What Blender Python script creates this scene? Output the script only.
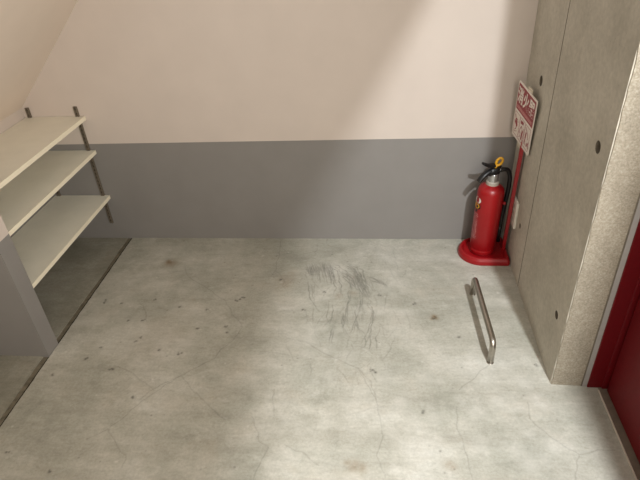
import bpy, bmesh, math, random
import numpy as np
from mathutils import Vector, Matrix

for o in list(bpy.data.objects):
    bpy.data.objects.remove(o)
SC = bpy.context.scene
COL = SC.collection

# ------------------------------------------------------------ camera
cam = bpy.data.cameras.new('camera')
cam.sensor_fit = 'HORIZONTAL'
cam.sensor_width = 36.0
cam.lens = 36.0 * 536.16 / 640.0
cam.clip_start = 0.02
cam_o = bpy.data.objects.new('camera', cam)
COL.objects.link(cam_o)
cam_o.matrix_world = Matrix(((0.9937793, -0.0041860, 0.1112889, 0.0),
                             (0.0950020, 0.5533258, -0.8275295, -2.2),
                             (-0.0581150, 0.8329544, 0.5502815, 1.4543),
                             (0, 0, 0, 1)))
SC.camera = cam_o

# ------------------------------------------------------------ light
def lin(r, g, b):
    f = lambda c: (c / 255 / 12.92) if c / 255 <= 0.04045 else ((c / 255 + 0.055) / 1.055) ** 2.4
    return (f(r), f(g), f(b), 1.0)

world = bpy.data.worlds.new('world')
SC.world = world
world.use_nodes = True
wb = world.node_tree.nodes['Background']
wb.inputs['Color'].default_value = (1.0, 0.94, 0.86, 1)
wb.inputs['Strength'].default_value = 0.62

lamp = bpy.data.lights.new('ceiling_lamp', 'AREA')     # small round downlight
lamp.shape = 'DISK'; lamp.size = 0.07
lamp.energy = 60.0
lamp.color = (0.95, 0.98, 1.0)
lamp_o = bpy.data.objects.new('ceiling_lamp', lamp)
lamp_o.location = (0.72, -2.0, 2.1)
COL.objects.link(lamp_o)

fill = bpy.data.lights.new('added_fill', 'AREA')       # added fill for the slope and shelves, not a known lamp
fill.shape = 'RECTANGLE'; fill.size = 0.8; fill.size_y = 0.8; fill.spread = math.radians(130)
fill.energy = 17.0
fill.color = (1.0, 0.93, 0.83)
fill_o = bpy.data.objects.new('added_fill', fill)
fill_o.location = (0.5, -2.3, 1.3)
fill_o.rotation_euler = Vector((-1.7, 1.7, -0.3)).to_track_quat('-Z', 'Y').to_euler()
COL.objects.link(fill_o)

SC.view_settings.view_transform = 'Standard'
SC.view_settings.look = 'None'
SC.view_settings.gamma = 1.0
SC.view_settings.use_curve_mapping = False
SC.view_settings.exposure = 0.1

# ------------------------------------------------------------ materials
class NT:
    def __init__(self, name):
        self.m = bpy.data.materials.new(name)
        self.m.use_nodes = True
        self.t = self.m.node_tree
        self.b = self.t.nodes['Principled BSDF']
    def n(self, kind, **kw):
        x = self.t.nodes.new(kind)
        for k, v in kw.items():
            if k in x.inputs.keys():
                x.inputs[k].default_value = v
            else:
                setattr(x, k, v)
        return x
    def l(self, a, b):
        self.t.links.new(a, b)
    def noise(self, scale, detail=4, rough=0.55, stretch=None):
        g = self.n('ShaderNodeNewGeometry')
        src = g.outputs['Position']
        if stretch:
            mp = self.n('ShaderNodeMapping')
            mp.inputs['Scale'].default_value = stretch
            self.l(src, mp.inputs['Vector'])
            src = mp.outputs['Vector']
        x = self.n('ShaderNodeTexNoise', Scale=scale, Detail=detail, Roughness=rough)
        self.l(src, x.inputs['Vector'])
        return x.outputs['Fac']
    def ramp(self, fac, stops):
        r = self.n('ShaderNodeValToRGB')
        e = r.color_ramp.elements
        while len(e) < len(stops):
            e.new(0.5)
        for k, (p, c) in enumerate(stops):
            e[k].position = p
            e[k].color = c
        self.l(fac, r.inputs['Fac'])
        return r.outputs['Color']
    def mix(self, fac, a, b, mode='MIX'):
        x = self.n('ShaderNodeMix', data_type='RGBA', blend_type=mode)
        for s, v in ((x.inputs['Factor'], fac), (x.inputs[6], a), (x.inputs[7], b)):
            if hasattr(v, 'links'):
                self.l(v, s)
            else:
                s.default_value = v
        return x.outputs[2]
    def scale(self, v, k):
        x = self.n('ShaderNodeMath', operation='MULTIPLY')
        self.l(v, x.inputs[0]); x.inputs[1].default_value = k
        return x.outputs[0]
    def base(self, c):
        if hasattr(c, 'links'):
            self.l(c, self.b.inputs['Base Color'])
        else:
            self.b.inputs['Base Color'].default_value = c
    def bump(self, h, strength, dist):
        x = self.n('ShaderNodeBump', Strength=strength, Distance=dist)
        self.l(h, x.inputs['Height'])
        self.l(x.outputs['Normal'], self.b.inputs['Normal'])

def plain(name, c, rough=0.5, metal=0.0, var=0.06, scale=30, spec=0.5, bump=0.0):
    m = NT(name)
    n = m.noise(scale)
    lo = tuple(v * (1 - var) for v in c[:3]) + (1,)
    hi = tuple(min(1, v * (1 + var)) for v in c[:3]) + (1,)
    m.base(m.ramp(n, [(0.3, lo), (0.7, hi)]))
    m.b.inputs['Roughness'].default_value = rough
    m.b.inputs['Metallic'].default_value = metal
    m.b.inputs['Specular IOR Level'].default_value = spec
    if bump:
        m.bump(m.noise(scale * 4), bump, 0.002)
    return m.m

WHITE = plain('white_paint', lin(207, 196, 187), 0.75, var=0.025, scale=6, spec=0.2, bump=0.15)
CEIL = plain('lightened_white', lin(226, 213, 200), 0.8, var=0.02, scale=6, spec=0.15, bump=0.15)  # wall white made lighter, stands in for light on the slope
GREY = plain('grey_paint', lin(137, 134, 131), 0.6, var=0.03, scale=8, spec=0.3, bump=0.1)
SHELFM = plain('shelf_board', lin(236, 233, 219), 0.5, var=0.03, scale=12, spec=0.3)
SHELFE = plain('shelf_edge', lin(246, 238, 216), 0.5, var=0.03, scale=12, spec=0.3)
BRONZE = plain('bronze_metal', lin(118, 108, 95), 0.5, 0.3, spec=0.4)
SLOT = plain('slot_black', lin(34, 30, 26), 0.8)
RED = plain('red_enamel', lin(150, 14, 20), 0.36, var=0.05, scale=15)
REDP = plain('red_plastic', lin(150, 12, 20), 0.42, var=0.06, scale=20)
DOORRED = plain('door_red', lin(104, 10, 18), 0.5, var=0.08, scale=60, spec=0.25)
DOORDARK = plain('door_gap', lin(40, 12, 12), 0.8)
FRAMEGREY = plain('frame_sealant', lin(168, 165, 161), 0.6)
BLACK = plain('black_plastic', lin(13, 13, 15), 0.4)
HOSE = plain('black_rubber', lin(13, 13, 14), 0.5)
SILVER = plain('silver_metal', lin(196, 196, 196), 0.28, 0.9)
STEEL = plain('brushed_steel', lin(176, 170, 160), 0.33, 1.0, var=0.1, scale=120)
YELLOW = plain('yellow_plastic', lin(206, 152, 28), 0.4)
SIGNW = plain('sign_white', lin(224, 214, 204), 0.45)
SIGNR = plain('sign_red', lin(140, 16, 30), 0.45)
SIGNP = plain('sign_pink', lin(205, 140, 138), 0.45)
HOLDER = plain('holder_plastic', lin(206, 196, 176), 0.4)
PLATE = plain('plate_plastic', lin(222, 216, 204), 0.4)
PLATEG = plain('plate_marks', lin(168, 160, 148), 0.5)
STEELTH = plain('threshold_steel', lin(128, 116, 102), 0.45, 0.3, var=0.1, scale=50)
EDGE = plain('threshold_edge', lin(205, 196, 182), 0.4)
SEAL = plain('joint_sealant', lin(112, 106, 92), 0.85, var=0.3, scale=40, spec=0.1)
JEDGE = plain('joint_edge', lin(58, 52, 44), 0.9, var=0.3, scale=60, spec=0.1)

HOLEM = plain('tie_hole', lin(112, 104, 90), 0.8, var=0.15, scale=80)

def concrete_wall():
    m = NT('cast_concrete')
    a = m.ramp(m.noise(5, 6, 0.6), [(0.3, lin(180, 174, 160)), (0.72, lin(204, 198, 184))])
    b = m.ramp(m.noise(70, 4), [(0.35, (0.86, 0.86, 0.86, 1)), (0.7, (1.06, 1.06, 1.06, 1))])
    c = m.mix(0.8, a, b, 'MULTIPLY')
    sp = m.ramp(m.noise(160, 2), [(0.70, (0, 0, 0, 1)), (0.76, (1, 1, 1, 1))])
    m.base(m.mix(m.scale(sp, 0.6), c, lin(104, 95, 80)))
    m.b.inputs['Roughness'].default_value = 0.7
    m.b.inputs['Specular IOR Level'].default_value = 0.25
    m.bump(m.noise(60, 5), 0.15, 0.003)
    return m.m

def mortar():
    m = NT('rough_mortar')
    a = m.ramp(m.noise(190, 5, 0.7), [(0.30, lin(138, 129, 112)), (0.52, lin(164, 155, 138)), (0.74, lin(188, 181, 166))])
    b = m.ramp(m.noise(9, 4), [(0.3, (0.88, 0.88, 0.88, 1)), (0.7, (1.05, 1.05, 1.05, 1))])
    m.base(m.mix(1.0, a, b, 'MULTIPLY'))
    m.b.inputs['Roughness'].default_value = 0.85
    m.b.inputs['Specular IOR Level'].default_value = 0.15
    m.bump(m.noise(170, 5, 0.7), 0.35, 0.003)
    return m.m

def floor_mat(name='worn_concrete', shade=None):
    m = NT(name)
    a = m.ramp(m.noise(3.2, 7, 0.62), [(0.32, lin(160, 160, 148)), (0.52, lin(186, 184, 173)), (0.7, lin(207, 206, 198))])
    st = m.ramp(m.noise(4.0, 6, 0.65, (0.35, 3.2, 1)), [(0.34, (0.84, 0.83, 0.81, 1)), (0.62, (1.03, 1.03, 1.03, 1))])
    c = m.mix(0.75, a, st, 'MULTIPLY')
    bl = m.ramp(m.noise(14, 6, 0.7), [(0.3, (0.86, 0.86, 0.85, 1)), (0.7, (1.07, 1.07, 1.07, 1))])
    c = m.mix(0.8, c, bl, 'MULTIPLY')
    fine = m.ramp(m.noise(110, 5, 0.7), [(0.3, (0.76, 0.76, 0.75, 1)), (0.7, (1.05, 1.05, 1.05, 1))])
    c = m.mix(0.8, c, fine, 'MULTIPLY')
    # warm blotches
    mid = m.ramp(m.noise(36, 8, 0.8, (0.7, 1.4, 1)), [(0.34, (0.86, 0.86, 0.84, 1)), (0.5, (1.0, 1.0, 1.0, 1)), (0.68, (1.1, 1.1, 1.1, 1))])
    c = m.mix(0.8, c, mid, 'MULTIPLY')
    wm = m.ramp(m.noise(6.5, 5, 0.6), [(0.55, (0, 0, 0, 1)), (0.72, (1, 1, 1, 1))])
    c = m.mix(m.scale(wm, 0.22), c, lin(160, 146, 122))
    # pale laitance patches
    pl = m.ramp(m.noise(8.3, 7, 0.72, (1, 1.3, 1)), [(0.58, (0, 0, 0, 1)), (0.7, (1, 1, 1, 1))])
    c = m.mix(m.scale(pl, 0.35), c, lin(214, 212, 204))
    spk = m.ramp(m.noise(46, 3, 0.5), [(0.68, (0, 0, 0, 1)), (0.73, (1, 1, 1, 1))])
    c = m.mix(m.scale(spk, 0.16), c, lin(118, 110, 94))
    at = m.n('ShaderNodeAttribute', attribute_name='marks')
    sep = m.n('ShaderNodeSeparateColor')
    m.l(at.outputs['Color'], sep.inputs['Color'])
    c = m.mix(sep.outputs[1], c, lin(222, 220, 213))
    c = m.mix(sep.outputs[2], c, lin(124, 100, 66))
    c = m.mix(sep.outputs[0], c, lin(52, 49, 45))
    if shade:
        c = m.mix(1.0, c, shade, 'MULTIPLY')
    m.base(c)
    r = m.ramp(m.noise(7, 5), [(0.3, (0.42, 0.42, 0.42, 1)), (0.7, (0.6, 0.6, 0.6, 1))])
    m.l(r, m.b.inputs['Roughness'])
    m.b.inputs['Specular IOR Level'].default_value = 0.3
    m.bump(m.noise(60, 5), 0.08, 0.003)
    return m.m

CONC, MORTAR, FLOORM = concrete_wall(), mortar(), floor_mat()
FLOORL = floor_mat('shaded_concrete', (0.68, 0.67, 0.64, 1))  # left slab: same concrete with shade put into its colour

# ------------------------------------------------------------ helpers
def tag(o, label=None, cat=None, group=None, kind=None):
    if label: o['label'] = label
    if cat: o['category'] = cat
    if group: o['group'] = group
    if kind: o['kind'] = kind
    return o

def obj(name, bm, mats, parent=None, smooth=False, bevel=0.0, seg=2):
    me = bpy.data.meshes.new(name)
    bmesh.ops.recalc_face_normals(bm, faces=bm.faces)
    bm.to_mesh(me); bm.free()
    for m in (mats if isinstance(mats, (list, tuple)) else [mats]):
        me.materials.append(m)
    if smooth:
        me.shade_smooth()
    o = bpy.data.objects.new(name, me)
    COL.objects.link(o)
    if parent is not None:
        o.parent = parent
    if bevel:
        b = o.modifiers.new('bevel', 'BEVEL')
        b.width = bevel; b.segments = seg; b.limit_method = 'ANGLE'
        b.angle_limit = math.radians(40)
    return o

def thing(name, loc, label, cat, group=None, rz=0.0):
    o = bpy.data.objects.new(name, None)
    o.empty_display_size = 0.1
    COL.objects.link(o)
    o.location = loc; o.rotation_euler = (0, 0, rz)
    return tag(o, label, cat, group)

def box(bm, a, b, mi=0):
    x0, y0, z0 = a; x1, y1, z1 = b
    v = [bm.verts.new(p) for p in ((x0, y0, z0), (x1, y0, z0), (x1, y1, z0), (x0, y1, z0),
                                   (x0, y0, z1), (x1, y0, z1), (x1, y1, z1), (x0, y1, z1))]
    for f in ((0, 3, 2, 1), (4, 5, 6, 7), (0, 1, 5, 4), (1, 2, 6, 5), (2, 3, 7, 6), (3, 0, 4, 7)):
        bm.faces.new([v[i] for i in f]).material_index = mi

def prism(bm, pts, z0, z1, mi=0):
    lo = [bm.verts.new((x, y, z0)) for x, y in pts]
    hi = [bm.verts.new((x, y, z1)) for x, y in pts]
    n = len(pts)
    bm.faces.new(hi).material_index = mi
    bm.faces.new(lo[::-1]).material_index = mi
    for i in range(n):
        j = (i + 1) % n
        bm.faces.new((lo[i], lo[j], hi[j], hi[i])).material_index = mi

def prism_y(bm, pts, y0, y1, mi=0):
    lo = [bm.verts.new((x, y0, z)) for x, z in pts]
    hi = [bm.verts.new((x, y1, z)) for x, z in pts]
    n = len(pts)
    bm.faces.new(hi).material_index = mi
    bm.faces.new(lo[::-1]).material_index = mi
    for i in range(n):
        j = (i + 1) % n
        bm.faces.new((lo[i], lo[j], hi[j], hi[i])).material_index = mi

def lathe(bm, prof, c=(0, 0), n=48, mi=0):
    rings = []
    for r, z in prof:
        if r < 1e-6:
            rings.append([bm.verts.new((c[0], c[1], z))])
        else:
            rings.append([bm.verts.new((c[0] + r * math.cos(2 * math.pi * k / n),
                                        c[1] + r * math.sin(2 * math.pi * k / n), z)) for k in range(n)])
    for A, B in zip(rings, rings[1:]):
        for k in range(n):
            j = (k + 1) % n
            if len(A) == 1 and len(B) == 1: continue
            if len(A) == 1: f = (A[0], B[j], B[k])
            elif len(B) == 1: f = (A[k], A[j], B[0])
            else: f = (A[k], A[j], B[j], B[k])
            bm.faces.new(f).material_index = mi

def spline(P, n=8):
    P = [Vector(p) for p in P]
    Q = [P[0]] + P + [P[-1]]
    out = []
    for i in range(1, len(Q) - 2):
        a, b, c, d = Q[i - 1:i + 3]
        for k in range(n):
            t = k / n
            out.append(0.5 * ((2 * b) + (c - a) * t + (2 * a - 5 * b + 4 * c - d) * t * t + (3 * b - a - 3 * c + d) * t ** 3))
    out.append(P[-1])
    return out

def fillet(P, r, n=8):
    P = [Vector(p) for p in P]
    out = [P[0]]
    for a, b, c in zip(P, P[1:], P[2:]):
        u = (a - b).normalized(); v = (c - b).normalized()
        p, q = b + u * r, b + v * r
        for k in range(n + 1):
            t = k / n
            out.append(p * (1 - t) ** 2 + b * 2 * t * (1 - t) + q * t * t)
    out.append(P[-1])
    return out

def tube(bm, path, rad, n=14, mi=0, closed=False, flat=None):
    path = [Vector(p) for p in path]
    N = len(path)
    rings = []
    up = Vector((0.13, 0.27, 0.95)).normalized() if flat is None else Vector(flat)
    for i, p in enumerate(path):
        if closed:
            t = path[(i + 1) % N] - path[i - 1]
        else:
            t = path[min(i + 1, N - 1)] - path[max(i - 1, 0)]
        t.normalize()
        u = up - t * up.dot(t); u.normalize()
        v = t.cross(u)
        up = u if flat is None else up
        r = rad[i] if isinstance(rad, (list, tuple)) else rad
        ru, rv = r if isinstance(r, tuple) else (r, r)
        rings.append([bm.verts.new(p + u * ru * math.cos(2 * math.pi * k / n) + v * rv * math.sin(2 * math.pi * k / n)) for k in range(n)])
    pairs = list(zip(rings, rings[1:])) + ([(rings[-1], rings[0])] if closed else [])
    for A, B in pairs:
        for k in range(n):
            j = (k + 1) % n
            bm.faces.new((A[k], A[j], B[j], B[k])).material_index = mi
    if not closed:
        bm.faces.new(rings[0][::-1]).material_index = mi
        bm.faces.new(rings[-1]).material_index = mi

# ------------------------------------------------------------ setting
XR, YF = 0.577, -0.891          # concrete wall plane and its front end
DADO = 0.520
XL = -1.605                     # low wall under the slope
PX, PY0, PY1 = -1.269, -0.8345, -0.7627   # partition end
DX, DY = 0.745, -0.910          # door leaf plane

# floor: right slab carries the marks, left slab beyond the sealed joint
CRACKS = [[[-0.906,-0.251],[-0.863,-0.33],[-0.743,-0.414],[-0.657,-0.488],[-0.618,-0.548],[-0.545,-0.648],[-0.564,-0.712],[-0.601,-0.774],[-0.613,-0.814],[-0.709,-0.901],[-0.76,-0.939],[-0.806,-0.984],[-0.826,-1.023]],[[-0.988,-0.87],[-0.918,-0.897],[-0.86,-0.934],[-0.794,-0.98]],[[-0.714,-0.907],[-0.672,-0.952],[-0.613,-1.013]],[[-0.489,-0.009],[-0.475,-0.184],[-0.473,-0.272],[-0.418,-0.354]],[[-1.025,-0.51],[-0.981,-0.57],[-0.955,-0.627]],[[-0.279,-0.718],[-0.226,-0.763],[-0.157,-0.805],[-0.077,-0.845],[-0.05,-0.902],[-0.012,-0.985]],[[-0.713,-0.904],[-0.8,-1.0],[-0.856,-1.088],[-0.887,-1.146],[-0.937,-1.181]],[[-0.642,-0.982],[-0.572,-1.043],[-0.507,-1.091]],[[-0.892,-1.146],[-0.845,-1.195],[-0.794,-1.238],[-0.784,-1.281]],[[-0.417,-1.077],[-0.376,-1.161],[-0.344,-1.186],[-0.356,-1.222],[-0.372,-1.298]],[[-0.362,-0.958],[-0.363,-1.002],[-0.347,-1.063]],[[-0.293,-1.175],[-0.243,-1.199],[-0.177,-1.238]],[[-0.079,-0.842],[-0.033,-0.899],[-0.015,-0.964],[-0.001,-1.046],[0.01,-1.122],[-0.005,-1.194],[0.017,-1.267]],[[0.255,-1.004],[0.245,-1.091],[0.256,-1.127],[0.262,-1.196],[0.268,-1.261]],[[0.484,-0.972],[0.476,-1.042],[0.529,-1.104],[0.589,-1.162],[0.649,-1.141],[0.699,-1.142]],[[0.589,-1.162],[0.568,-1.212],[0.553,-1.244]],[[0.382,-0.811],[0.33,-0.872],[0.264,-0.93]]]
SCUFFS = [[[-0.153,-0.224],[-0.113,-0.263],[-0.088,-0.323],[-0.063,-0.389],[-0.048,-0.465]],[[-0.154,-0.302],[-0.119,-0.354],[-0.112,-0.397]],[[-0.143,-0.232],[-0.103,-0.278],[-0.082,-0.367],[-0.054,-0.43]],[[-0.165,-0.271],[-0.129,-0.339],[-0.117,-0.39]],[[-0.147,-0.255],[-0.107,-0.309],[-0.076,-0.41]],[[-0.093,-0.308],[-0.073,-0.382],[-0.051,-0.451]],[[-0.056,-0.308],[-0.019,-0.329],[0.008,-0.344],[0.021,-0.368]],[[-0.221,-0.217],[-0.17,-0.264],[-0.144,-0.309]],[[-0.249,-0.217],[-0.202,-0.28],[-0.168,-0.369]],[[-0.19,-0.31],[-0.171,-0.384],[-0.173,-0.433]],[[-0.201,-0.468],[-0.198,-0.598]],[[-0.13,-0.397],[-0.136,-0.533],[-0.136,-0.62]],[[-0.053,-0.465],[-0.03,-0.53],[-0.037,-0.629],[-0.063,-0.721]],[[-0.101,-0.557],[-0.081,-0.654]],[[-0.303,-0.343],[-0.27,-0.484],[-0.239,-0.536]],[[-0.144,-0.546],[-0.142,-0.644]],[[-0.087,-0.492],[-0.092,-0.582],[-0.113,-0.667]],[[-0.008,-0.663],[-0.004,-0.741]],[[-0.075,-0.452],[-0.075,-0.544]],[[-0.178,-0.657],[-0.177,-0.737]],[[-0.041,-0.641],[-0.054,-0.743],[-0.077,-0.755]]]
SPOTS = [[-1.191,-0.495],[-1.187,-0.51],[-1.109,-0.513],[-1.035,-0.618],[-0.973,-0.616],[-0.971,-0.487],[-0.843,-0.53],[-0.595,-0.474],[-0.585,-0.457],[-0.608,-0.487],[-0.731,-0.658],[-0.61,-0.645],[-0.602,-0.678],[-0.844,-0.783],[-0.944,-0.719],[-0.954,-0.74],[-0.757,-0.796],[-1.115,-0.839],[-0.995,-0.889],[-1.085,-0.778],[-0.438,-0.333],[-0.721,-0.544],[-0.237,-0.416],[-0.006,-0.43],[0.142,-0.483],[0.222,-0.561],[0.21,-0.572],[0.298,-0.674],[-0.02,-0.86],[-0.315,-0.533],[-0.994,-0.887],[-1.206,-0.925],[-0.859,-1.014],[-1.008,-1.305],[-1.183,-1.25],[-0.025,-0.852],[0.546,-0.805],[0.14,-1.029]]
rng = np.random.default_rng(5)

def floor_mesh():
    fx = np.arange(-1.267, 0.760, 0.0025); fy = np.arange(-1.44, 0.0001, 0.0025)
    xs = np.concatenate([fx, [0.85, 1.2, 1.6]])
    ys = np.concatenate([[-3.2, -2.6, -2.0, -1.7], fy, [0.06]])
    nx, ny = len(xs), len(ys)
    XX, YY = np.meshgrid(xs, ys)
    marks = np.zeros((ny, nx, 4), np.float32); marks[..., 3] = 1
    def stamp(x, y, w, v, ch):
        i0, i1 = np.searchsorted(xs, [x - 3 * w - .005, x + 3 * w + .005]); j0, j1 = np.searchsorted(ys, [y - 3 * w - .005, y + 3 * w + .005])
        if i1 <= i0 or j1 <= j0: return
        d2 = (XX[j0:j1, i0:i1] - x) ** 2 + (YY[j0:j1, i0:i1] - y) ** 2
        g = v * np.exp(-d2 / (2 * w * w))
        s = marks[j0:j1, i0:i1, ch]
        np.maximum(s, g, out=s)
    def line(P, w, v, ch=0, jit=0.0, taper=False, grain=0.3):
        P = np.array(P, float)
        L = np.r_[0, np.cumsum(np.hypot(*np.diff(P, axis=0).T))]
        n = max(3, int(L[-1] / 0.002))
        t = np.linspace(0, L[-1], n)
        x = np.interp(t, L, P[:, 0]); y = np.interp(t, L, P[:, 1])
        k = np.ones(9) / 9
        if n > 20:
            q = np.hanning(27); q /= q.sum()
            dx = np.convolve(rng.normal(0, 1, n + 26), q, 'valid') * jit * 5
            dy = np.convolve(rng.normal(0, 1, n + 26), q, 'valid') * jit * 5
            x = x + dx; y = y + dy
        amp = np.convolve(rng.uniform(1 - 2 * grain, 1, n + 8), k, 'valid')
        for q in range(n):
            a = v * amp[q]
            if taper: a *= math.sin(math.pi * min(1, max(0, (q + .5) / n))) ** 0.6
            stamp(x[q], y[q], w, a, ch)
    for P in CRACKS:
        line(P, 0.0013, 0.36, 0, 0.0016)
    for k, P in enumerate(SCUFFS):
        P = np.array(P)
        heavy = k < 7
        if heavy:
            line(P, 0.012, 0.08, 0, 0.001, True)
        for rep in range(5 if heavy else 2):
            off = rng.normal(0, 0.009, 2)
            line(P + off, 0.0019 if heavy else 0.0016, (1.0 if heavy else 0.95) * rng.uniform(.75, 1), 0, 0.0022, True, 0.5)
    a = np.array([[-0.346, -0.219], [-0.31, -0.194], [-0.272, -0.185], [-0.232, -0.201]])
    b = np.array([[-0.309, -0.335], [-0.271, -0.342], [-0.228, -0.356], [-0.187, -0.362]])
    for k in range(56):
        t = rng.uniform(0, 3); i = min(2, int(t)); f = t - i
        p = a[i] * (1 - f) + a[i + 1] * f; q = b[i] * (1 - f) + b[i + 1] * f
        s0, s1 = rng.uniform(0, .35), rng.uniform(.5, 1.1)
        m = (p + q) / 2 + np.array([.008, .006])
        P = [p * (1 - s) ** 2 + 2 * m * s * (1 - s) + q * s * s for s in np.linspace(s0, s1, 6)]
        line(P, 0.0017, rng.uniform(.5, 1.0), 0, 0.001, True, 0.45)
    for k in range(110):                                   # faint scratches around the scuffs
        c = np.array([rng.normal(-0.1, 0.14), rng.normal(-0.5, 0.2)])
        an = math.radians(rng.normal(-80, 22)); l = rng.uniform(.03, .14)
        d = np.array([math.cos(an), math.sin(an)]) * l
        line([c, c + d * .5 + rng.normal(0, .006, 2), c + d], 0.0016, rng.uniform(.15, .5), 0, 0.001, True, .5)
    for k in range(70):                                   # long pale and dark trowel lines
        c = np.array([rng.uniform(-1.2, .5), rng.uniform(-1.4, -.05)])
        an = math.radians(rng.normal(4, 14)); l = rng.uniform(.08, .4)
        d = np.array([math.cos(an), math.sin(an)]) * l
        line([c, c + d * .5 + rng.normal(0, .01, 2), c + d], rng.uniform(.002, .006), rng.uniform(.06, .2), int(rng.uniform() < .6), 0.001, True, .4)
    for x, y in SPOTS:
        for q in range(3):
            stamp(x + rng.normal(0, .004), y + rng.normal(0, .003), rng.uniform(.002, .0038), rng.uniform(.5, .85), 0)
    for k in range(90):
        stamp(rng.uniform(-1.26, .57), rng.uniform(-1.42, -.02), rng.uniform(.0013, .0026), rng.uniform(.2, .55), 0)
    for k in range(60):
        stamp(rng.uniform(-1.26, .57), rng.uniform(-1.42, -.02), rng.uniform(.0015, .004), rng.uniform(.2, .5), 1)
    for x, y, w, v in ((-.996, -.208, .010, .8), (-.985, -.222, .02, .45), (-.072, -1.232, .012, .4), (-.05, -1.238, .009, .4), (-.095, -1.228, .008, .35), (.209, -1.216, .01, .3), (.214, -.562, .007, .75), (.222, -.568, .006, .7), (.206, -.575, .005, .6),
                       (-.17, -.44, .012, .25), (-.11, -.42, .01, .25), (-.85, -.66, .05, .16), (-.92, -.76, .06, .14), (-.42, -.34, .03, .25), (-.40, -.30, .02, .2)):
        for q in range(3):
            stamp(x + rng.normal(0, w * .4), y + rng.normal(0, w * .4), w, v, 2)
    for k in range(70):                                   # pale smears
        c = (rng.uniform(-.3, .5), rng.uniform(-1.3, -.1)) if k < 30 else (rng.uniform(-1.2, -.8), rng.uniform(-.75, -.1))
        for q in range(7):
            stamp(c[0] + rng.normal(0, .05), c[1] + rng.normal(0, .02), rng.uniform(.008, .028), rng.uniform(.05, .2), 1)
    jit = np.zeros((ny, nx))
    V = np.stack([XX, YY, np.zeros_like(XX)], -1)
    # the slab edge along the joint is a little ragged
    edge = np.convolve(rng.normal(0, 1, ny + 6), np.ones(7) / 7, 'valid') * 0.0015
    V[:, 0, 0] += edge
    verts = V.reshape(-1, 3)
    idx = np.arange(nx * ny).reshape(ny, nx)
    faces = np.stack([idx[:-1, :-1], idx[:-1, 1:], idx[1:, 1:], idx[1:, :-1]], -1).reshape(-1, 4)
    vl = verts.tolist(); fl = faces.tolist()
    cols = marks.reshape(-1, 4)
    def extra(vs, fs):
        nonlocal cols
        o = len(vl)
        vl.extend(vs); fl.extend([[o + i for i in f] for f in fs])
        cols = np.concatenate([cols, np.tile(np.array([[0, 0, 0, 1]], np.float32), (len(vs), 1))])
    # side of the right slab down into the joint
    side = [verts[idx[j, 0]].tolist() for j in range(ny)]
    extra(side + [[x, y, -.03] for x, y, z in side], [[j, j + 1, ny + j + 1, ny + j] for j in range(ny - 1)])
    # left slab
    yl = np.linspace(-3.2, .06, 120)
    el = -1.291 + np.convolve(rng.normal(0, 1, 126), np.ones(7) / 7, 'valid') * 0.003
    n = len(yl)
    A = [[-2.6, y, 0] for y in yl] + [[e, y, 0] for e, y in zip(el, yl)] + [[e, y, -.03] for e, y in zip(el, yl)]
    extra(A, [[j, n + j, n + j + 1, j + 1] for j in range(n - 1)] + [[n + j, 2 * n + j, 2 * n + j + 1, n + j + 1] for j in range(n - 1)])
    me = bpy.data.meshes.new('floor')
    me.from_pydata(vl, [], fl)
    at = me.color_attributes.new('marks', 'FLOAT_COLOR', 'POINT')
    at.data.foreach_set('color', cols.astype(np.float32).ravel())
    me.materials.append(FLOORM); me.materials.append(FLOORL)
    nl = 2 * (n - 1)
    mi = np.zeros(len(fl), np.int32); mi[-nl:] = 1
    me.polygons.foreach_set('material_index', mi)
    o = bpy.data.objects.new('floor', me)
    COL.objects.link(o)
    return tag(o, 'worn pale concrete floor with hairline cracks and black scuffs', 'floor', kind='structure')
floor_mesh()

bm = bmesh.new()                                          # sealed joint between the slabs
box(bm, (-1.30, -3.2, -.03), (-1.26, .05, -.0035), 0)
box(bm, (-1.2735, -3.2, -.03), (-1.262, .05, -.0025), 1)
tag(obj('trim_1', bm, [SEAL, JEDGE]), 'dark sealed joint in the concrete floor at the left', 'joint', kind='structure')

bm = bmesh.new()
box(bm, (-1.80, 0, -.03), (1.1, .15, DADO), 1)
box(bm, (-1.80, 0, DADO), (1.1, .15, 2.6), 0)
tag(obj('wall_back', bm, [WHITE, GREY]), 'back wall painted white above a grey lower band', 'wall', kind='structure')

bm = bmesh.new()
box(bm, (XL - .012, PY1, -.03), (XL, 0, DADO), 1)
box(bm, (XL - .012, PY1, DADO), (XL, 0, .705), 0)
tag(obj('wall_left', bm, [WHITE, GREY]), 'low side wall behind the shelves under the slope', 'wall', kind='structure')

SL = 1.06                                                 # slope of the stair soffit
XE = -.98
bm = bmesh.new()
XB = XL - .70 / SL
prism_y(bm, [(XB, 0), (XE, .70 + (XE - XL) * SL), (XE, .80 + (XE - XL) * SL), (XB, .10)], -2.75, 0)
tag(obj('ceiling', bm, [CEIL]), 'white sloping underside of the stairs at the upper left', 'ceiling', kind='structure')

bm = bmesh.new()                                          # unseen wall added above the view to block the lamp
box(bm, (.460, -2.4, 1.722), (.520, 0, 2.6))
tag(obj('wall_blocker_upper', bm, [WHITE]), 'unseen white wall added above the picture to block the lamp', 'wall', kind='structure')

bm = bmesh.new()                                          # unseen wall added behind the viewer to keep sky light out
box(bm, (-2.6, -2.85, -.03), (.15, -2.75, 2.6))
tag(obj('wall_blocker_rear', bm, [WHITE]), 'unseen white wall added behind the viewer to block sky light', 'wall', kind='structure')

bm = bmesh.new()                                          # partition carrying the near shelf ends
def zc(x): return .70 + (x - XL) * SL
prism_y(bm, [(XL - .65, -.03), (PX, -.03), (PX, DADO), (XL - .16, DADO)], PY0, PY1, 1)
prism_y(bm, [(PX, DADO), (PX, zc(PX) + .02), (XL, zc(XL) + .02), (XL - .16, DADO)], PY0, PY1, 0)
tag(obj('wall_front', bm, [WHITE, GREY]), 'short partition wall in front of the shelves, grey below white', 'wall', kind='structure')

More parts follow.
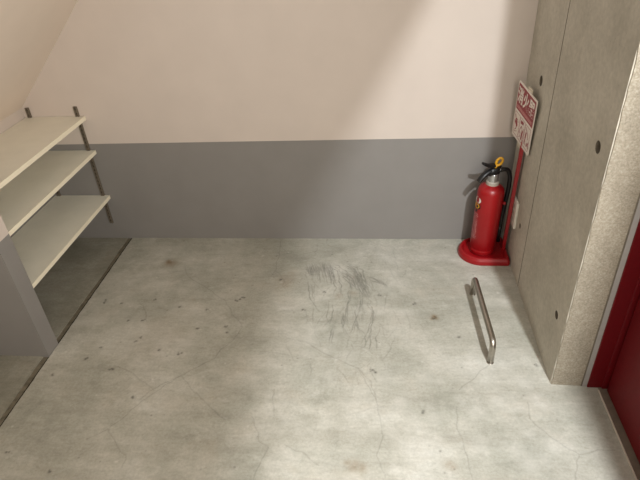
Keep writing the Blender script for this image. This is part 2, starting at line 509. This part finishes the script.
# concrete wall with form-tie holes and a formwork joint
bm = bmesh.new()
prism(bm, [(XR, 0), (XR, -.357), (XR + .006, -.358), (XR + .006, -.361), (XR, -.362), (XR, YF + .004), (.90, YF + .004), (.90, 0)], -.03, 2.6)
bm.faces.ensure_lookup_table()
for k in (3, 4, 5):
    bm.faces[k].material_index = 1
wr = obj('wall_right', bm, [CONC, HOLEM])
tag(wr, 'bare cast concrete wall with form tie holes beside the door', 'wall', kind='structure')
bm = bmesh.new()
def cone_x(bm, y, z, r, depth, n=20):
    a = [bm.verts.new((XR - .01, y + r * 1.1 * math.cos(2 * math.pi * k / n), z + r * 1.1 * math.sin(2 * math.pi * k / n))) for k in range(n)]
    b = [bm.verts.new((XR + depth, y + r * .8 * math.cos(2 * math.pi * k / n), z + r * .8 * math.sin(2 * math.pi * k / n))) for k in range(n)]
    bm.faces.new(a); bm.faces.new(b[::-1]).material_index = 1
    for k in range(n):
        j = (k + 1) % n
        bm.faces.new((a[k], b[k], b[j], a[j])).material_index = 1
for y, z, r in ((-.198, .819, .019), (-.808, .830, .018), (-.805, .235, .015), (-.247, .230, .012)):
    cone_x(bm, y, z, r, .02)
cut = obj('cutter', bm, [CONC, HOLEM])
md = wr.modifiers.new('holes', 'BOOLEAN'); md.object = cut; md.operation = 'DIFFERENCE'; md.solver = 'EXACT'
bpy.context.view_layer.update()
dg = bpy.context.evaluated_depsgraph_get()
me = bpy.data.meshes.new_from_object(wr.evaluated_get(dg))
wr.modifiers.clear(); wr.data = me
bpy.data.objects.remove(cut)

# mortar return at the end of the wall, ragged at its left edge
bm = bmesh.new()
random.seed(3)
zs = [0.0] + [k * .03 for k in range(1, 50)] + [2.4]
for k, (z0, z1) in enumerate(zip(zs, zs[1:])):
    pass
L = []
for z in zs:
    rag = (.006 * random.random() - .001) * (1.6 if z < .12 else .7)
    L.append((XR + .0005 + max(0, rag), z))
front = [bm.verts.new((x, YF, z)) for x, z in L]
back = [bm.verts.new((x, YF + .03, z)) for x, z in L]
fr = [bm.verts.new((.677, YF - .003, z)) for x, z in L]
br = [bm.verts.new((.677, YF + .03, z)) for x, z in L]
for k in range(len(L) - 1):
    bm.faces.new((front[k], fr[k], fr[k + 1], front[k + 1]))
    bm.faces.new((back[k], front[k], front[k + 1], back[k + 1]))
    bm.faces.new((fr[k], br[k], br[k + 1], fr[k + 1]))
tag(obj('trim_2', bm, [MORTAR]), 'rough pale mortar return between concrete wall and door frame', 'wall end', kind='structure')

# door: frame, leaf, threshold
door = thing('door_1', (DX, -1.35, 0), 'red steel door with red frame at the right edge', 'door')
door['kind'] = 'structure'
def P(o):                                                 # keep world coordinates of a child
    o.matrix_parent_inverse = Matrix.Translation((-DX, 1.35, 0)); return o
bm = bmesh.new()
box(bm, (.692, -.960 + .06, 0), (.742, -.86, 2.1))
box(bm, (.737, -.905, 0), (.765, -.86, 2.1))
P(obj('frame', bm, DOORRED, door, bevel=.002))
bm = bmesh.new()
box(bm, (.6775, YF - .005, 0), (.693, -.86, 2.1), 0)
box(bm, (.673, YF - .0035, 0), (.6775, -.86, 2.1), 1)
tag(P(obj('frame_seal', bm, [FRAMEGREY, HOLEM], door)), 'grey sealed strip along the red frame')
bm = bmesh.new()
box(bm, (DX + .004, -1.50, .006), (DX + .044, -.914, 2.09))
P(obj('leaf', bm, DOORRED, door, bevel=.002))
bm = bmesh.new()
box(bm, (DX + .012, -1.52, 0.001), (DX + .05, -.900, .006))
box(bm, (DX + .012, -.916, 0.0), (DX + .05, -.900, 2.1))
tag(P(obj('gap_strip', bm, DOORDARK, door)), 'dark gap around the door leaf')
bm = bmesh.new()
box(bm, (.697, -1.55, 0), (.742, -1.50, 2.1))
P(obj('frame', bm, DOORRED, door, bevel=.002))
bm = bmesh.new()
box(bm, (.7255, -1.50, -.004), (.7565, -.9, .0025), 0)
box(bm, (.7225, -1.50, -.004), (.7257, -.912, .005), 1)
P(obj('threshold', bm, [STEELTH, EDGE], door))

bm = bmesh.new()  # unseen wall end, placed so its edge shades the door recess
box(bm, (.690, -1.62, -.03), (1.1, -1.55, 2.45))
tag(obj('wall_near', bm, [CONC]), 'unseen concrete wall end placed near the red door to shade its recess', 'wall', kind='structure')

# ------------------------------------------------------------ shelves
LABS = ('topmost cream shelf board just above the grey wall band', 'middle cream shelf board between two other shelf boards',
        'lowest cream shelf board close above the concrete floor')
for (z, lab) in zip((.655, .490, .251), LABS):
    bm = bmesh.new()
    box(bm, (XL + .002, PY1 + .001, z - .018), (-1.3195, -.002, z), 0)
    box(bm, (-1.3195, PY1 + .001, z - .018), (-1.318, -.002, z), 1)
    tag(obj('shelf_board', bm, [SHELFM, SHELFE]), lab, 'shelf', 'cream shelf boards under the slope')

def standard(x, label):
    bm = bmesh.new()
    w, z0, z1 = .008, .093, .700
    box(bm, (x - w, -.004, z0), (x + w, 0, z1), 0)
    box(bm, (x - w, -.009, z0), (x - w + .005, -.004, z1), 0)
    box(bm, (x + w - .005, -.009, z0), (x + w, -.004, z1), 0)
    z = z0 + .012
    while z < z1 - .01:                                   # row of slots
        box(bm, (x - .003, -.0055, z), (x + .003, -.0042, z + .008), 1)
        z += .02
    for zz in (z0 + .05, .40, z1 - .03):                  # screw heads
        box(bm, (x - .0028, -.007, zz), (x + .0028, -.004, zz + .0056), 0)
    return tag(obj('shelf_standard', bm, [BRONZE, SLOT]), label, 'shelf rail', 'slotted shelf rails on the back wall')
standard(-1.351, 'slotted dark metal shelf rail at the right ends of the shelf boards')
standard(-1.580, 'slotted dark metal shelf rail in the corner, mostly behind the shelves')

# ------------------------------------------------------------ extinguisher stand
EX, EY = .457, -.118
st = thing('extinguisher_stand', (EX, EY, 0), 'red extinguisher stand with a pole and a red and white sign', 'stand')
INV = Matrix.Translation((-EX, -EY, 0))
def S(o):
    o.matrix_parent_inverse = INV; return o

def dshape(r, xr, yb, off=0.0):
    pts = []
    for k in range(0, 33):                                # from back round the left to the front
        a = math.radians(90 + 180 * k / 32)
        pts.append((EX + r * math.cos(a), EY + r * math.sin(a)))
    pts += [(xr - .012, EY - r), (xr - .004, EY - r + .004), (xr, EY - r + .014), (xr, EY + r - .012), (xr - .006, EY + r)]
    return pts
def loft(bm, rings):
    R = [[bm.verts.new((x, y, z)) for x, y in pts] for pts, z in rings]
    n = len(R[0])
    for A, B in zip(R, R[1:]):
        for k in range(n):
            bm.faces.new((A[k], A[(k + 1) % n], B[(k + 1) % n], B[k]))
    bm.faces.new(R[0][::-1]); bm.faces.new(R[-1])
bm = bmesh.new()
loft(bm, [(dshape(.098, .573, 0), 0), (dshape(.0995, .5745, 0), .004), (dshape(.098, .573, 0), .020), (dshape(.092, .568, 0), .031),
          (dshape(.086, .562, 0), .034), (dshape(.080, .556, 0), .032), (dshape(.074, .550, 0), .022)])
S(obj('base', bm, REDP, st, smooth=False, bevel=.0015))
bm = bmesh.new()
PXX, PYY = .563, -.126
c0 = [(PXX - .011, PYY - .014), (PXX + .003, PYY - .018), (PXX + .008, PYY + .010), (PXX - .006, PYY + .014)]
loft(bm, [([(x - .004, y + .010) for x, y in c0], .015), ([(x + .003, y - .020) for x, y in c0], .66)])
S(obj('pole', bm, RED, st, bevel=.001))
# sign in its own frame: u to the near side, v up, w out of its face
TH, TI, RO = math.radians(-80.6), math.radians(3.5), math.radians(-9.0)
U0 = Vector((math.cos(TH), math.sin(TH), 0)); N0 = Vector((math.sin(TH), -math.cos(TH), 0))
V1 = Vector((0, 0, 1)) * math.cos(TI) + N0 * math.sin(TI)
UD = U0 * math.cos(RO) + V1 * math.sin(RO); VD = V1 * math.cos(RO) - U0 * math.sin(RO)
WD = UD.cross(VD); WD = -WD if WD.x > 0 else WD
W, HH = .237, .226                                        # drawing units, scaled to the plate's size
KU, KV = .175 / W, .234 / HH
SO = Vector((.551, -.146, .662)) - UD * .163 / 2 - VD * .234 / 2
def sp(u, v, w): return SO + UD * u * KU + VD * v * KV + WD * w
def sbox(bm, u0, v0, u1, v1, w0, w1, mi=0):
    c = [sp(u, v, w) for w in (w0, w1) for u, v in ((u0, v0), (u1, v0), (u1, v1), (u0, v1))]
    v = [bm.verts.new(p) for p in c]
    for f in ((0, 3, 2, 1), (4, 5, 6, 7), (0, 1, 5, 4), (1, 2, 6, 5), (2, 3, 7, 6), (3, 0, 4, 7)):
        bm.faces.new([v[i] for i in f]).material_index = mi
def spoly(bm, pts, w, mi=0):
    bm.faces.new([bm.verts.new(sp(u, v, w)) for u, v in pts]).material_index = mi
def slab_poly(bm, pts, w0, w1, mi=0):
    a = [bm.verts.new(sp(u, v, w0)) for u, v in pts]; b = [bm.verts.new(sp(u, v, w1)) for u, v in pts]
    n = len(pts)
    bm.faces.new(b).material_index = mi; bm.faces.new(a[::-1]).material_index = mi
    for k in range(n):
        bm.faces.new((a[k], a[(k + 1) % n], b[(k + 1) % n], b[k])).material_index = mi
bm = bmesh.new()
slab_poly(bm, [(.004, 0), (W - .004, 0), (W, .004), (W, HH - .004), (W - .004, HH), (.004, HH), (0, HH - .004), (0, .004)], 0, .003)
sign = S(obj('sign_plate', bm, SIGNW, st))
bm = bmesh.new()
sbox(bm, W / 2 - .014, HH - .03, W / 2 + .030, HH + .010, -.006, -.0005)
o = tag(S(obj('sign_holder', bm, HOLDER, st, bevel=.0015)), 'pale plastic clip behind the top of the sign')
bm = bmesh.new()
sbox(bm, W / 2 - .034, -.022, W / 2 + .012, .030, -.006, -.0005)
tag(S(obj('sign_holder', bm, HOLDER, st, bevel=.0015)), 'pale plastic clip below the sign')
V0 = .116                                                 # bottom of the red field
bm = bmesh.new()
sbox(bm, .007, V0, W - .007, HH - .007, .003, .0034)
o = S(obj('red_field', bm, SIGNR, sign)); o.matrix_parent_inverse = Matrix()
def text_mesh(name, body, size, u, v, mat, parent, sx=1.0, bold=0.0):
    cu = bpy.data.curves.new(name, 'FONT')
    cu.body = body; cu.size = size; cu.align_x = 'CENTER'; cu.align_y = 'CENTER'; cu.extrude = 0.0002; cu.offset = bold
    t = bpy.data.objects.new('t', cu); COL.objects.link(t)
    bpy.context.view_layer.update()
    me = bpy.data.meshes.new_from_object(t.evaluated_get(bpy.context.evaluated_depsgraph_get()))
    bpy.data.objects.remove(t)
    xs = [p.co.x for p in me.vertices]; ys = [p.co.y for p in me.vertices]
    cx, cy = (min(xs) + max(xs)) / 2, (min(ys) + max(ys)) / 2
    for p in me.vertices:
        q = sp(u + (p.co.x - cx) * sx, v + (p.co.y - cy), .0037 + p.co.z)
        p.co = q
    me.materials.clear(); me.materials.append(mat)
    o = bpy.data.objects.new(name, me); COL.objects.link(o); o.parent = parent
    return o
VM = V0 + .063
for k, ch in enumerate('消火器'):
    text_mesh('letter', ch, .066, .045 + .0735 * k, VM, SIGNW, sign, sx=1.05, bold=.0018)
bm = bmesh.new()                                          # small illegible line under the big characters
random.seed(11)
u = .018
while u < W - .025:
    w_ = random.uniform(.005, .009)
    sbox(bm, u, V0 + .008, u + w_, V0 + .012, .0034, .0038)
    sbox(bm, u, V0 + .015, u + w_, V0 + .018, .0034, .0038)
    sbox(bm, u + w_ * .4, V0 + .008, u + w_ * .65, V0 + .02, .0034, .0038)
    u += w_ + .0025
S(obj('small_lettering', bm, SIGNP, sign)).matrix_parent_inverse = Matrix()
bm = bmesh.new()                                          # three red step drawings
def stroke(pts, t):
    for (a, b), (c, d) in zip(pts, pts[1:]):
        dx, dy = c - a, d - b; l = math.hypot(dx, dy) or 1
        nx, ny = -dy / l * t / 2, dx / l * t / 2
        slab_poly(bm, [(a + nx, b + ny), (a - nx, b - ny), (c - nx, d - ny), (c + nx, d + ny)], .003, .0034)
for k in range(3):
    u0 = .012 + .0725 * k
    stroke([(u0, .013), (u0 + .066, .013), (u0 + .066, .104), (u0, .104), (u0, .013)], .0014)
def blob(pts): slab_poly(bm, pts, .003, .0035)
# step one: hand pulling the pin
blob([(.020, .060), (.052, .048), (.058, .058), (.046, .072), (.026, .078)])
stroke([(.018, .092), (.030, .078), (.050, .080), (.062, .070)], .004); stroke([(.030, .030), (.046, .042), (.040, .056)], .004)
stroke([(.020, .022), (.036, .024), (.060, .034)], .002)
# step two: figure holding the hose
blob([(.094, .082), (.128, .086), (.132, .098), (.096, .096)])
blob([(.118, .024), (.130, .022), (.136, .062), (.122, .066)])
stroke([(.120, .066), (.110, .076), (.098, .062), (.092, .040)], .004); stroke([(.096, .024), (.108, .032), (.104, .050)], .003)
stroke([(.140, .030), (.146, .052), (.138, .076)], .003)
# step three: figure aiming at a fire
blob([(.168, .050), (.178, .046), (.182, .074), (.172, .078)])
stroke([(.164, .094), (.176, .086), (.192, .078), (.208, .058)], .0035); stroke([(.166, .024), (.172, .046), (.184, .024)], .0035)
stroke([(.194, .022), (.200, .042), (.206, .026), (.214, .048), (.220, .022)], .003)
S(obj('step_drawing', bm, SIGNR, sign)).matrix_parent_inverse = Matrix()

# ------------------------------------------------------------ extinguisher
EX, EY = .469, -.124
ext = thing('fire_extinguisher', (EX, EY, .022), 'red fire extinguisher with black hose and yellow pin standing in the corner', 'fire extinguisher')
INVE = Matrix.Translation((-EX, -EY, -.022))
ext.rotation_euler = (0, math.radians(1.6), 0); ext.location = (EX - .008, EY, .0235)
def X(o):
    o.matrix_parent_inverse = INVE; return o
C0 = (EX, EY)
R0 = .0560
bm = bmesh.new()
lathe(bm, [(0, .0225), (.051, .0225), (.0541, .026), (.0548, .048), (.0541, .0495), (R0, .052), (R0, .322), (.0547, .333), (.051, .343), (.0445, .351), (.035, .357), (.027, .361), (.024, .363), (0, .363)], C0, 64)
body = X(obj('cylinder', bm, RED, ext, smooth=True))
def patch(bm, a0, a1, z0, z1, dr, mi=0, n=8):
    vs = [[bm.verts.new((EX + (R0 + dr) * math.cos(math.radians(a0 + (a1 - a0) * k / n)), EY + (R0 + dr) * math.sin(math.radians(a0 + (a1 - a0) * k / n)), z)) for k in range(n + 1)] for z in (z0, z1)]
    for k in range(n):
        bm.faces.new((vs[0][k], vs[0][k + 1], vs[1][k + 1], vs[1][k])).material_index = mi
def disc(bm, a, z, ra, rz, dr, mi, n=18):
    vs = []
    for k in range(n):
        t = 2 * math.pi * k / n
        an = math.radians(a) + ra * math.cos(t) / R0
        vs.append(bm.verts.new((EX + (R0 + dr) * math.cos(an), EY + (R0 + dr) * math.sin(an), z + rz * math.sin(t))))
    bm.faces.new(vs).material_index = mi
bm = bmesh.new()                                          # emblem and lettering on the far-left of the body
AC = 190
disc(bm, AC + 10, .294, .020, .015, .0006, 0); disc(bm, AC + 10, .294, .010, .008, .0009, 3)
disc(bm, AC + 8, .266, .024, .017, .0006, 2); disc(bm, AC + 8, .267, .018, .014, .0009, 1); disc(bm, AC + 14, .264, .006, .006, .0012, 2)
disc(bm, AC, .242, .016, .008, .0006, 2)
X(obj('emblem', bm, [SIGNW, YELLOW, BLACK, RED], ext))
bm = bmesh.new()
random.seed(8)
for row in range(15):
    z = .225 - row * .0085
    a = AC - 22
    while a < AC + 24:
        da = random.uniform(3, 7)
        patch(bm, a, a + da, z, z + random.uniform(.002, .005), .0006, 0, 2)
        a += da + random.uniform(1.2, 3)
tag(X(obj('lettering', bm, [SIGNP], ext)), 'pale small print down the side')
bm = bmesh.new()                                          # hose clip knob on the near right
lathe(bm, [(0, 0), (.007, 0), (.007, .010), (.005, .013), (0, .013)], (0, 0), 16)
rot = Matrix.Translation((EX + R0 * math.cos(math.radians(-28)) , EY + R0 * math.sin(math.radians(-28)), .285)) @ Matrix.Rotation(math.radians(-28), 4, 'Z') @ Matrix.Rotation(math.radians(90), 4, 'Y')
bmesh.ops.transform(bm, matrix=rot, verts=bm.verts)
X(obj('hose_clip', bm, REDP, ext, smooth=True))

bm = bmesh.new()
lathe(bm, [(.024, .358), (.0265, .361), (.0265, .374), (.023, .378), (0, .378)], C0, 32)
tag(X(obj('neck_ring', bm, PLATEG, ext, bevel=.0008)), 'dull grey ring under the bright collar')
bm = bmesh.new()
lathe(bm, [(0, .377), (.0215, .377), (.0215, .409), (.018, .412), (0, .412)], C0, 32)
X(obj('collar', bm, SILVER, ext, smooth=False, bevel=.0008))
# valve, grip and lever lie along one bearing, to the left and a little towards the room
GD = Vector((-.90, -.44, 0)).normalized()
def g(a, z, s=0): return Vector((EX, EY, z)) + GD * a + Vector((-GD.y, GD.x, 0)) * s
def gtube(bm, pts, rads, n=12):
    P2 = spline(pts, 6); m = len(P2)
    rr = []
    for i in range(m):
        t = i / (m - 1) * (len(rads) - 1); k = min(int(t), len(rads) - 2); f = t - k
        rr.append(tuple(rads[k][q] * (1 - f) + rads[k + 1][q] * f for q in (0, 1)))
    tube(bm, P2, rr, n, flat=(0, 0, 1))
bm = bmesh.new()
gtube(bm, [g(-.022, .424), g(-.010, .422), g(.010, .420), g(.030, .416)], [(.013, .014), (.022, .019), (.021, .018), (.012, .013)])
lathe(bm, [(.016, .402), (.018, .410), (.018, .430), (.012, .438), (0, .440)], C0, 24)
valve = X(obj('valve', bm, BLACK, ext, smooth=True))
bm = bmesh.new()
gtube(bm, [g(.006, .424), g(.030, .421), g(.054, .408), g(.072, .386)], [(.014, .014), (.012, .014), (.010, .014), (.008, .012)])
X(obj('handle', bm, BLACK, ext, smooth=True))
bm = bmesh.new()
gtube(bm, [g(-.022, .436), g(.005, .448), g(.034, .453), g(.056, .464), g(.063, .468)], [(.011, .013), (.010, .014), (.008, .013), (.006, .011), (.005, .009)])
X(obj('lever', bm, BLACK, ext, smooth=True))
bm = bmesh.new()                                          # yellow ring pin
rc = Vector((EX + .012, EY - .008, .468)); ru = Vector((.46, .05, .88)).normalized(); rs = Vector((.88, -.12, -.45)).normalized()
tube(bm, [rc + ru * .0165 * math.cos(2 * math.pi * k / 28) + rs * .0105 * math.sin(2 * math.pi * k / 28) for k in range(28)], .0052, 10, closed=True)
tube(bm, [rc - ru * .0165, rc - ru * .030], .006, 10)
X(obj('safety_pin', bm, YELLOW, ext, smooth=True))
bm = bmesh.new()
hp = spline([(EX + .018, EY + .0, .424), (EX + .040, EY + .004, .428), (EX + .058, EY + .008, .420), (EX + .070, EY + .010, .388), (EX + .072, EY + .008, .33),
             (EX + .068, EY + .008, .26), (EX + .065, EY + .008, .20), (EX + .065, EY + .006, .15)], 8)
tube(bm, hp, .0092, 14)
X(obj('hose', bm, HOSE, ext, smooth=True))
bm = bmesh.new()
tube(bm, [(EX + .065, EY + .006, .152), (EX + .065, EY + .006, .125), (EX + .065, EY + .006, .115), (EX + .065, EY + .006, .07)], [.0085, .009, .0075, .011], 14)
X(obj('nozzle', bm, BLACK, ext, smooth=True))
bm = bmesh.new()
tube(bm, [(EX + .016, EY, .424), (EX + .030, EY + .003, .427)], .0095, 12)
X(obj('hose_ferrule', bm, SILVER, ext, smooth=True))

# ------------------------------------------------------------ wall plate
pl = thing('wall_plate', (XR, -.146, .241), 'small white plate on the concrete wall beside the red pole', 'wall plate')
bm = bmesh.new()
box(bm, (-.011, -.046, -.062), (0, .046, .062))
pp = obj('cover', bm, PLATE, pl, bevel=.003)
bm = bmesh.new()
for zz in (.030, 0, -.030):
    box(bm, (-.0118, -.018, zz - .011), (-.011, .018, zz + .011))
obj('socket_insert', bm, PLATEG, pl, bevel=.0004)

# ------------------------------------------------------------ floor handle
bm = bmesh.new()
path = fillet([(.384, -.415, -.002), (.383, -.419, .090), (.396, -.790, .088), (.393, -.797, -.002)], .030, 8)
tube(bm, path, .0112, 18)
for x, y in ((.384, -.415), (.393, -.797)):
    lathe(bm, [(.0128, 0), (.0128, .002), (.0118, .003), (.011, .003)], (x, y), 18)
tag(obj('grab_handle', bm, STEEL, smooth=True), 'bent stainless steel grab handle standing up from the concrete floor', 'handle')
